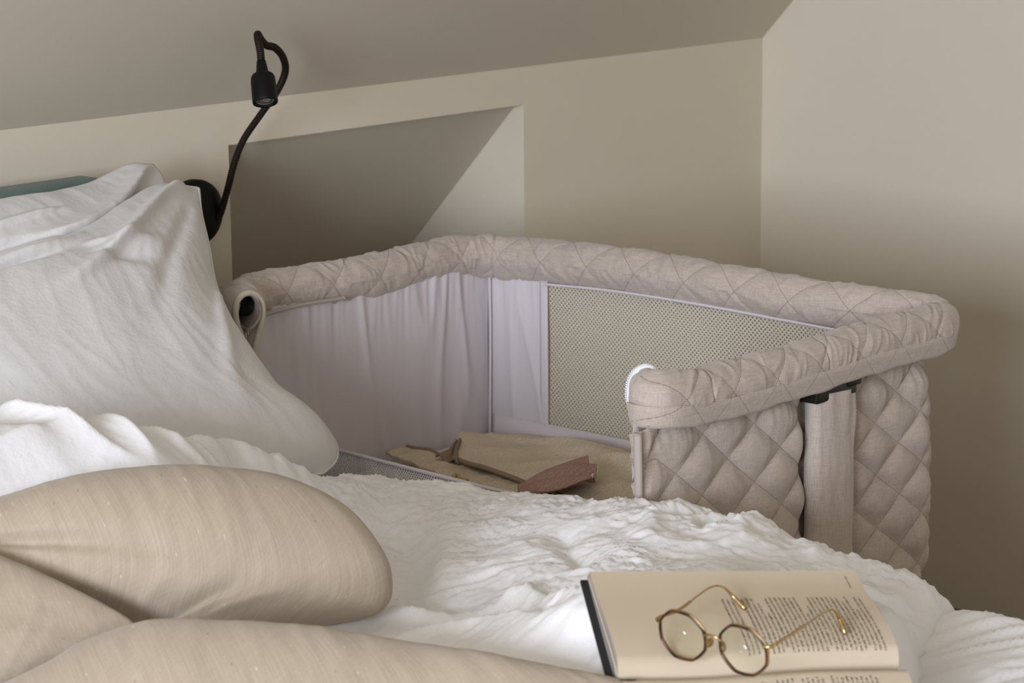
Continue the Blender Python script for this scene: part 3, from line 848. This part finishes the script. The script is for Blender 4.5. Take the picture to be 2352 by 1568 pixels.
# mesh side panel and its bound borders
ny, nz = 80, 40
yy = np.linspace(2.438, 1.80, ny)[:, None]*np.ones((1, nz)); zz = np.ones((ny, 1))*np.linspace(.515, .752, nz)[None, :]
xx = 2.826+.006*np.sin((zz-.515)/.237*math.pi)
grid_obj('mesh_side', np.stack([xx, yy, zz], -1), M['net'], crib, uv=np.stack([yy, zz], -1))
grid_obj('mesh_side', np.stack([xx+.016, yy+.0012, zz], -1), M['net'], crib, uv=np.stack([yy+.0012, zz+.001], -1))
strip('mesh_border', [(2.823, 2.447, .46), (2.823, 2.447, .745)], [(2.823, 2.432, .46), (2.823, 2.432, .745)], M['lilac'], crib, .002)
strip('mesh_border', [(2.822, 2.54, .523), (2.820, 2.2, .522), (2.820, 1.80, .522)], [(2.815, 2.54, .47), (2.812, 2.2, .47), (2.812, 1.80, .47)], M['lilac'], crib, .002)
tube('mesh_piping', spline([onx(1245, 652, 2.816), onx(1400, 667, 2.816), onx(1600, 698, 2.816), onx(1800, 735, 2.816), onx(1960, 765, 2.816)], 100), .0022, M['lilac'], crib, 6)
# outer quilted panels
def quilt_panel(name, fn, n, m, wpx, hpx, nrm, mat, parent, amp=.010, pit=(.125, .15), tilt=.0, ph=(0, 0), extra=None, flip=False):
    u = np.linspace(0, 1, n)[:, None]*np.ones((1, m)); v = np.ones((n, 1))*np.linspace(0, 1, m)[None, :]
    P = fn(u, v)
    X = u*wpx; Z = v*hpx
    Uq = X/pit[0]+ph[0]; Vq = Z/pit[1]+ph[1]
    tri = lambda q: np.abs(q-np.round(q))*2
    A = tri(Uq+Vq); B = tri(Uq-Vq)
    puff = (np.clip(1-(1-A)**2.4, 0, 1)*np.clip(1-(1-B)**2.4, 0, 1))
    d = amp*puff+.003*fbm(X*9, Z*9, 61, 2)+.0008*(ridged(X/.03, Z/.05, 13, .7)-.4)
    if extra is not None: d = d+extra(u, v, X, Z)
    P = P+np.array(nrm)*d[..., None]
    return grid_obj(name, P, mat, parent, uv=np.stack([Uq, Vq], -1), flip=flip)
YP = 1.79
def end_fn(u, v):
    # outline of the foot-end panel
    zb = .385+.0*u
    zt = np.interp(u, [0, .03, .06, .2, .55, .62, 1], [.718, .722, .742, .742, .725, .722, .712])
    z = zb+(zt-zb)*v
    xr_ = 2.888+.024*np.sin(np.clip((.72-z)/.34, 0, 1)*math.pi*.75)
    c = np.clip((.445-z)/.06, 0, 1); xr_ = xr_-.055*(1-np.sqrt(np.clip(1-c*c, 0, 1)))
    x = 2.226+(xr_-2.226)*u
    curve = .04*smooth(.86, 1.0, u)**2                        # turns the corner toward the far side
    return np.stack([x, YP+curve, z], -1)
x_s0, x_s1 = ony(1857, 1000, 1.787)[0], ony(1980, 1000, 1.765)[0]
def end_extra(u, v, X, Z):
    x = 2.226+u*.667
    g1 = -.020*np.exp(-((x-x_s0-.004)/.016)**2)-.012*np.exp(-((x-x_s1+.004)/.016)**2)
    topg = -.006*smooth(.90, 1.0, v)+.0022*(ridged(X/.020, Z*3, 71, .4, 1.3)-.4)*smooth(.74, .97, v)
    edge = -.006*smooth(.03, 0, u)
    return g1+topg+edge
quilt_panel('foot_panel', end_fn, 220, 140, .635, .35, (0, -1, 0), M['quilt'], crib, .0095, (.0985, .0735), 0, (.28, .35), end_extra, True)
lining('foot_lining', (2.243, 1.803), (2.83, 1.803), .46, .74, (0, 1), M['taupe'], 25, .004, 60, 30)
tube('panel_binding', spline([(2.2285, 1.786, .722), (2.2285, 1.784, .62), (2.2290, 1.782, .40)], 60), .0042, M['taupe_edge'], crib, 8, flat=1.3)
def head_fn(u, v): return np.stack([2.845-.52*u, 2.575+0*u, .385+.355*v], -1)
quilt_panel('head_panel', head_fn, 60, 50, .52, .35, (0, 1, 0), M['quilt'], crib, .009, (.0985, .0735), 0, (0, 0), None, True)
# low side band under the mesh (outside)
def side_fn(u, v): return np.stack([2.848+0*u, 1.83+.73*u, .385+.13*v], -1)
quilt_panel('side_panel', side_fn, 80, 24, .73, .13, (1, 0, 0), M['quilt'], crib, .008, (.0985, .0735), 0, (0, 0), None, True)
# leg sleeve on the foot end and the black plastic socket above it
def sleeve(name, x0, x1, yb, out, z0, z1, mat, parent):
    n, m = 40, 50
    a = np.linspace(0, math.pi, n)
    sx = -np.cos(a); sy = np.sin(a)**.45
    xs = (x0+x1)/2+(x1-x0)/2*np.sign(sx)*np.abs(sx)**.8
    zv = np.linspace(z0, z1, m)
    P = np.zeros((n, m, 3))
    for j, z in enumerate(zv):
        f = 1+.02*math.sin(z*40)+.015*math.sin(z*95+1)
        P[:, j, 0] = xs+.0012*np.sin(z*60+a*2); P[:, j, 1] = yb-out*sy*f; P[:, j, 2] = z
        P[:, j, 1] -= .0015*np.array([perlin(i_*.25, z*16, 5) for i_ in range(n)])
    zt_off = np.linspace(.004, -.004, n)
    P[:, -1, 2] += zt_off
    return grid_obj(name, P, mat, parent, thick=.002)
sleeve('leg_sleeve', x_s0, x_s1, YP+.002, .024, .20, ony(1915, 906, 1.765)[2], M['taupe'], crib)
b0 = ony(1843, 890, 1.764); b1 = ony(1980, 880, 1.764)
bz = ony(1915, 885, 1.764)[2]
box_obj('socket', (x_s0-.008, 1.7685, bz-.021), (x_s1-.006, 1.80, bz+.014), M['black_plastic'], crib, .004, 3)
box_obj('socket_clip', (x_s1-.030, 1.7665, bz-.010), (x_s1+.001, 1.79, bz+.014), M['black_plastic'], crib, .003, 2)
# dropped front side: net flap with bound edge on the bed side
r0, r1 = onx(775, 1034, 2.33), onx(1115, 1120, 2.33)
fy0, fy1 = 2.52, 1.86
zf = lambda y: np.interp(y, [r1[1], r0[1]], [r1[2], r0[2]])
yy = np.linspace(fy0, fy1, 90)[:, None]*np.ones((1, 24)); vv = np.ones((90, 1))*np.linspace(0, 1, 24)[None, :]
zz = .455+(zf(yy)-.455)*vv; xx = 2.33+.004*ridged(yy/.03, vv, 3, .3)+.004*(1-vv)
grid_obj('net_flap', np.stack([xx, yy, zz], -1), M['net_fine'], crib, uv=np.stack([yy, zz], -1))
tube('flap_edge', np.array([(2.331, y, float(zf(y))) for y in np.linspace(fy0, fy1, 60)]), .0028, M['lilac'], crib, 8)
# base, mattress, legs
box_obj('crib_mattress', (2.345, 1.812, .44), (2.805, 2.535, .495), M['sheet'], crib, .012, 3)
box_obj('crib_base', (2.31, 1.81, .385), (2.82, 2.54, .439), M['taupe'], crib, .008)
for y_ in (1.80, 2.605):
    tube('leg', [(2.63, y_, .03), (2.63, y_, .70 if y_ > 2 else .60)], .016, M['black'], crib, 16)
    tube('foot_bar', [(2.30, y_, .018), (2.84, y_, .018)], .016, M['black'], crib, 14)
tube('floor_bar', [(2.63, 1.80, .04), (2.63, 2.605, .04)], .012, M['black'], crib, 14)
adopt(crib)

# ------------------------------------------------------------------ muslin cloths in the crib
def flat_cloth(name, edges, z, mat, disp, n=70, m=70, thick=.004):
    E = [np.array([onz(x, y, z) for x, y in e]) for e in edges]
    E = [spline(e, 60) if len(e) > 2 else resample(e, 60) for e in E]
    S = coons(*E, n, m)
    u = np.linspace(0, 1, n)[:, None]*np.ones((1, m)); v = np.ones((n, 1))*np.linspace(0, 1, m)[None, :]
    S[..., 2] += disp(u, v, S[..., 0], S[..., 1])
    o = grid_obj(name, S, mat, None, uv=S[..., :2], thick=thick)
    return o, S
def d1(u, v, x, y): return .003*fbm(x*12, y*12, 4, 2)+.003*(ridged(x/.05, y/.05, 5, .7)-.4)+.004
o, S = flat_cloth('muslin_cloth', ([(885, 1046), (1000, 1090), (1110, 1122), (1210, 1142)], [(1210, 1142), (1262, 1122)],
                                   [(935, 1034), (985, 1046), (1060, 1066), (1150, 1092), (1262, 1122)], [(885, 1046), (912, 1036), (935, 1034)]), .512, M['muslin'], d1)
tag(o, 'cream muslin cloth with brown hem beside the net edge of the crib', 'blanket', 'muslin cloths in the crib')
tube('hem', S[:, -1]+np.array([0, 0, .002]), .0032, M['brown_edge'], o, 6)
def d2(u, v, x, y):
    return .012*np.exp(-((u)/.10)**2)*smooth(.3, .9, v)+.004+.003*fbm(x*10, y*10, 14, 2)+.006*(ridged((x+.3*y)/.11, y/.2, 15, .6)-.4)+.014*np.exp(-((v-.8)/.14)**2)*smooth(.25, .6, u)
o, S = flat_cloth('muslin_cloth', ([(1046, 1060), (1110, 1086), (1230, 1120), (1430, 1215)], [(1430, 1215), (1560, 1150), (1540, 1080)],
                                   [(1056, 1016), (1110, 1008), (1185, 999), (1300, 1018), (1450, 1056), (1540, 1080)], [(1046, 1060), (1050, 1038), (1056, 1016)]), .520, M['muslin'], d2, 90, 70)
tag(o, 'larger cream muslin cloth with a turned-up corner on the crib mattress', 'blanket', 'muslin cloths in the crib')
tube('hem', S[:, 0]+np.array([0, 0, .001]), .0035, M['brown_edge'], o, 6)
# turned-up corner with brown inside
tip = [S[0, 0]+np.array([-.005, 0, .0]), S[0, 0]+np.array([-.03, .0, .006]), S[0, -1]+np.array([-.012, 0, .004]), S[0, -1]+np.array([.0, 0, .012])]
P = coons(np.array([onz(1000, 1048, .523), onz(1052, 1064, .523)]), np.array([onz(1052, 1064, .523), onz(1049, 1035, .53), onz(1058, 1012, .535)]),
          np.array([onz(1046, 1018, .532), onz(1058, 1012, .535)]), np.array([onz(1000, 1048, .523), onz(1030, 1038, .528), onz(1046, 1018, .532)]), 20, 20)
P[..., 2] += .004*np.sin(np.linspace(0, 1, 20)[:, None]*3*math.pi)
tip_o = grid_obj('turned_corner', P, M['brown_edge'], o, thick=.003)
# dusty rose muslin
def d3(u, v, x, y):
    return .010+.016*np.abs(np.sin(v*math.pi*2.2+1.2*u))*u+.012*np.sin(u*math.pi)*np.sin(v*math.pi)
o, S = flat_cloth('muslin_cloth', ([(1190, 1150), (1280, 1150), (1360, 1138)], [(1360, 1138), (1372, 1112), (1356, 1104), (1352, 1090)],
                                   [(1190, 1132), (1255, 1110), (1300, 1100), (1352, 1090)], [(1190, 1150), (1190, 1132)]), .528, M['muslin_pink'], d3, 60, 60)
tag(o, 'small dusty rose muslin cloth with scalloped edge in the crib', 'blanket', 'muslin cloths in the crib')
edge = S[-1]+np.array([0, 0, .0005])
tube('stitched_edge', resample(edge, 80), .0018, M['cream_stitch'], o, 6)
# small ochre cord curl by the net edge
cp = [onz(x, y, .535) for x, y in ((1042, 1099), (1044, 1091), (1052, 1092), (1056, 1099), (1064, 1101), (1074, 1105))]
tag(tube('cord', spline(cp, 60), .0030, M['ochre'], None, 8), 'short ochre cord end on the muslin by the net edge', 'cord')

# ------------------------------------------------------------------ reading lamp on the wall
lc = ony(440, 487, YB); lamp = empty('wall_lamp', tuple(lc), 'black gooseneck reading lamp mounted on the back wall above the pillows', 'lamp')
lathe('wall_plate', [(0, .048), (-.010, .0485), (-.016, .047), (-.019, .042), (-.021, .029), (-.022, 0.0005)], lc, (0, 1, 0), M['black'], lamp, 64)
npx = [(497, 506, 2.784), (508, 486, 2.776), (524, 430, 2.766), (538, 375, 2.752), (560, 320, 2.738), (598, 264, 2.720), (636, 210, 2.698), (655, 165, 2.676), (650, 132, 2.655), (632, 110, 2.640),
       (612, 104, 2.622), (600, 92, 2.605), (592, 79, 2.590), (593, 92, 2.572), (598, 118, 2.560), (600, 142, 2.552)]
npath = spline([ony(x, y, Y) for x, y, Y in npx], 900)
sl = np.r_[0, np.cumsum(np.linalg.norm(np.diff(npath, axis=0), axis=1))]
tube('gooseneck', npath, .0050+.00045*np.cos(sl*2*math.pi/.0032), M['cord'], lamp, 14)
h0 = ony(600, 141, 2.553); h1 = ony(613, 245, 2.535); ax = (h1-h0)/np.linalg.norm(h1-h0)
hl = np.linalg.norm(h1-h0)
ax = ax+np.array([-.18, -.16, 0]); ax /= np.linalg.norm(ax)
lathe('collar', [(-.001, .0058), (.002, .0066), (.012, .0078), (.018, .0086)], h0, ax, M['black'], lamp, 32)
hd = lathe('head', [(.0165, .004), (.0168, .0086), (.0180, .0110), (.0205, .0145), (.0240, .0162), (.0290, .0168), (.0585, .0172), (.0605, .0168), (.0610, .0155), (.0600, .0138), (.0560, .0130), (.0560, .0005)],
           h0, ax, M['black'], lamp, 48)
lathe('bulb_lens', [(.0565, .0128), (.0590, .0122), (.0585, .0105), (.0575, .0085), (.0590, .0060), (.0602, .0030), (.0604, .0002)], h0, ax, M['led'], hd, 40)
adopt(lamp)

# ------------------------------------------------------------------ open book
book = empty('book', tuple(book_pt(0, 0, -.006)), 'open book with printed cream pages lying on the crumpled duvet', 'book')
def book_grid(fn, xs, ws): return np.array([[fn(x, wv) for wv in ws] for x in xs])
xs = np.linspace(-BL/2, BL/2, 40)
wf = np.r_[np.linspace(.0005, .03, 24), np.linspace(.036, BW, 30)]
for sgn, nm in ((1, 'page'), (-1, 'page')):
    P = book_grid(lambda x, wv: book_pt(x, sgn*wv, page_h(x, wv)), xs, wf)
    pg = grid_obj(nm, P, M['paper'], book, flip=(sgn < 0))
    # page block edges
    nl = 9
    top = [(x, wv) for x in xs for wv in (BW,)]
    E1 = np.array([[book_pt(x, sgn*(BW-.002*k/nl*0), page_h(x, BW)*(1-k/nl)-.001) for k in range(nl+1)] for x in xs])
    grid_obj('page_block', E1, M['edges'], book, uv=np.stack(np.meshgrid(np.arange(len(xs))*.03, np.linspace(0, 1, nl+1), indexing='ij'), -1))
    for xe in (-BL/2, BL/2):
        E2 = np.array([[book_pt(xe, sgn*wv, (page_h(xe, wv)-.0003)*(1-k/nl)) for k in range(nl+1)] for wv in wf])
        grid_obj('page_block', E2, M['edges'], book, uv=np.stack(np.meshgrid(wf*5, np.linspace(0, 1, nl+1), indexing='ij'), -1))
    C0 = np.array([[book_pt(x, sgn*wv, -.0035) for wv in np.linspace(0, BW+.004, 10)] for x in np.linspace(-BL/2-.006, BL/2+.003, 10)])
    grid_obj('cover', C0, M['cover'], book, thick=.003)
# a few raised leaf edges on the left so the sheets read one by one
for k in range(4):
    hh = .45+.15*k
    E = np.array([[book_pt(-BL/2-.0012+.0003*k, wv, page_h(-BL/2, wv)*hh-.0002), book_pt(-BL/2+.01, wv, page_h(-BL/2, wv)*hh)] for wv in wf])
    E = E.reshape(len(wf), 2, 3) if E.ndim == 3 else E
    grid_obj('leaf', E, M['paper'] if k % 2 else M['edges'], book, thick=.0004)
# print: rows of small letter strokes on the page surface
def page_at_px(px, py, sgn=1, hoff=.0):
    """book-local (x, w) of a pixel on the far (or near) page"""
    h = .015
    for _ in range(12):
        P = onplane(px, py, BO+BZ*h, BZ); x = np.dot(P-BO, BX); wv = np.dot(P-BO, BY); h = float(page_h(x, abs(wv)))
    return x, wv
def print_rows(rows, parent, seed, name='printed_text', sgn=1, adv=.00125, lh=.0016):
    rnd = random.Random(seed); V = []; F = []
    def q(x0, x1, w0, w1):
        k = len(V)
        for x, wv in ((x0, w0), (x1, w0), (x1, w1), (x0, w1)):
            V.append(book_pt(x, wv, float(page_h(x, abs(wv)))+.00025))
        F.append((k, k+1, k+2, k+3))
    for (x, wa, wb) in rows:                                   # reads from wa to wb
        dirn = 1 if wb > wa else -1; pos = wa
        while (wb-pos)*dirn > adv*2:
            word = rnd.choice((2, 3, 3, 4, 4, 5, 6, 7, 8, 9))
            for _ in range(word):
                if (wb-pos)*dirn < adv: break
                a, b = pos, pos+dirn*adv*.78
                up_ = .7*lh if rnd.random() < .22 else 0; dn = .5*lh if rnd.random() < .12 else 0
                st = .00030
                kind = rnd.randrange(5)
                q(x-dn, x+lh+up_, a, a+dirn*st)                # stem
                if kind in (0, 1, 2): q(x, x+lh, b-dirn*st, b)
                if kind in (0, 3): q(x, x+st, a, b)
                if kind in (1, 2, 0): q(x+lh-st, x+lh, a, b)
                if kind == 3: q(x+lh*.45, x+lh*.45+st, a, b)
                pos += dirn*adv
            pos += dirn*adv*.8
    return mesh_obj(name, V, F, M['ink'], parent, False)
tx0, twf = page_at_px(1655, 1374); tx1, _ = page_at_px(1938, 1374); _, twn = page_at_px(1800, 1500)
rows = []
rr = random.Random(2)
NROW = 30
short_far = {3: .55, 7: .12, 8: .30, 16: .35, 17: .20, 25: .1, 27: .25}
for i in range(NROW):
    x = tx0+(tx1-tx0)*i/26.0
    if i in (): continue
    wf_ = twf-(twf-twn)*short_far.get(i, 0.0)-(twf-twn)*rr.uniform(0, .015)
    wn_ = twn+(twf-twn)*(.45 if i == 0 else (.06 if i in (4, 9, 18, 26) else rr.uniform(0, .01)))
    rows.append((x, wn_, wf_))
far_page = [c for c in book.children if c.name.startswith('page') and not c.name.startswith('page_block')]
print_rows(rows, far_page[0], 5)
hx, hw = page_at_px(1940, 1322); hx2, hw2 = page_at_px(1952, 1350)
print_rows([((hx+hx2)/2, hw2, hw)], far_page[0], 8, 'running_head', adv=.0010, lh=.0010)
nrows = []
nx0, nw0 = page_at_px(1655, 1534, -1); nx1, _ = page_at_px(1888, 1534, -1)
for i in range(26):
    if i in (9, 15): continue
    x = tx0+(tx1-tx0)*(i-.5)/26.0
    nrows.append((x, -.125, -.020-.004*rr.random()))
print_rows(nrows, far_page[1], 6)
def spot(px, py, r, parent):
    x, wv = page_at_px(px, py, -1); wv = -abs(wv)
    V = [book_pt(x, wv, float(page_h(x, abs(wv)))+.0012)]
    for k in range(24):
        a = k/24*2*math.pi; xx_ = x+r*math.cos(a); ww_ = wv+r*.8*math.sin(a)
        V.append(book_pt(xx_, ww_, float(page_h(xx_, abs(ww_)))+.0008))
    return mesh_obj('printed_dot', V, [(0, 1+k, 1+(k+1) % 24) for k in range(24)], M['ink'], parent, False)
spot(1433, 1550, .0075, far_page[1])
kx, kw = page_at_px(1592, 1554, -1)
print_rows([(kx, -abs(kw)-.004, -abs(kw)+.002)], far_page[1], 3, 'printed_mark', adv=.003, lh=.003)
adopt(book)

# ------------------------------------------------------------------ eyeglasses on the page
GO = np.array([1.7458, 1.3147, .6954]); GX = np.array([.01279, -.99991, .00409]); GY = np.array([.99022, .01323, .13889]); GZ = np.array([-.13893, .00227, .9903])
SHIFT = 1-.030/np.linalg.norm(GO-CAM)
GO = CAM+(GO-CAM)*SHIFT; GS = .908*SHIFT
def gp(x, y, z): return GO+(GX*x+GY*y+GZ*z*1.12)*GS
glasses = empty('eyeglasses', tuple(gp(0, 0, -.02)), 'gold and tortoiseshell octagonal eyeglasses lying open on the book page', 'eyeglasses')
def octo(cx, r=1.0, n=160, y=0.0):
    """rounded octagon lens outline"""
    out = []
    for k in range(n):
        a = 2*math.pi*k/n
        s = math.pi/4; b = ((a+s/2) % s)-s/2
        rad = math.cos(s/2)/math.cos(b)
        rad = (.55*1.0+.45*rad/.965)
        out.append(gp(cx+.0285*r*rad*math.cos(a), y+.0009*math.cos(2*a), .0232*r*rad*math.sin(a)))
    return np.array(out)
for sx_ in (-1, 1):
    cx = sx_*.0365
    tube('gold_rim', octo(cx, 1.0, y=.0016), .0012, M['gold'], glasses, 10, True)
    tube('rim', octo(cx, .985, y=-.0003), .00125, M['tortoise'], glasses, 10, True)
    ring_ = octo(cx, .97, 64)
    c_ = ring_.mean(0)
    fr = np.array([1, .8, .6, .4, .2])
    V = np.stack([c_+(ring_-c_)*f for f in fr], 0)-GY*((1-fr**2)*.0020)[:, None, None]
    V = np.vstack([V.reshape(-1, 3), (c_-GY*.0020)[None]])
    Fc = grid_faces(5, 64, False, True)+[(256+j, 256+(j+1) % 64, 320) for j in range(64)]
    ln = mesh_obj('lens', V, Fc, M['lens'], glasses)
    # nose pad on its wire
    pc = gp(sx_*.0085, .006, -.004)
    tube('pad_arm', spline([gp(sx_*.0105, .002, -.002), gp(sx_*.0098, .006, -.000), pc], 20), .0006, M['gold'], glasses, 8)
    lathe('nose_pad', [(-.0014, .0004), (-.0012, .0040), (0, .0052), (.0012, .0040), (.0014, .0004)], pc, GX*.8*sx_+GY*.3+GZ*.2, M['gold'], glasses, 20)
    hg = gp(sx_*.0655, .0005, .0085)
    box_c = gp(sx_*.0672, .003, .0085)
    tube('end_piece', [gp(sx_*.0620, .0, .0085), gp(sx_*.0665, .0006, .0085), gp(sx_*.0690, .003, .0085), gp(sx_*.0692, .0085, .0085)], .0016, M['gold'], glasses, 10)
tube('bridge', spline([gp(-.0100, .0005, .004), gp(-.006, -.001, .0068), gp(0, -.0016, .0076), gp(.006, -.001, .0068), gp(.0100, .0005, .004)], 40), .0013, M['gold'], glasses, 10)
def page_world(px, py, lift):
    x, wv = page_at_px(px, py); return onplane(px, py, BO+BZ*(float(page_h(x, wv))+lift), BZ)
for sx_, mids, tips in ((-1, [(1560, 1400), (1600, 1370), (1625, 1352), (1645, 1345), (1664, 1350)], [(1682, 1367), (1698, 1384), (1712, 1398)]),
                        (1, [(1812, 1460), (1850, 1435), (1882, 1413), (1905, 1400), (1918, 1403)], [(1928, 1420), (1936, 1440), (1942, 1456)])):
    hinge = gp(sx_*.0692, .0085, .0085)
    hl_ = np.dot(hinge-BO, BZ)
    pts = [hinge]
    # heights above the page fall from the hinge to the resting tip
    nA = len(mids)
    for i, (a, b) in enumerate(mids):
        x_, w_ = page_at_px(a, b); ground = float(page_h(x_, w_)); t = (i+1)/(nA+1)
        h_ = hl_*(1-t)+(ground+.020)*t
        pts.append(onplane(a, b, BO+BZ*h_, BZ))
    for i, (a, b) in enumerate(tips): pts.append(page_world(a, b, (.013, .007, .0025)[i]))
    path = spline(pts, 160)
    t = np.linspace(0, 1, 160)
    rad = np.where(t < .34, .00150, .00085)+.0016*smooth(.72, .97, t)
    rad = rad*np.where(t > .985, .8, 1)
    tube('temple', path, rad, M['gold'], glasses, 10)
adopt(glasses)
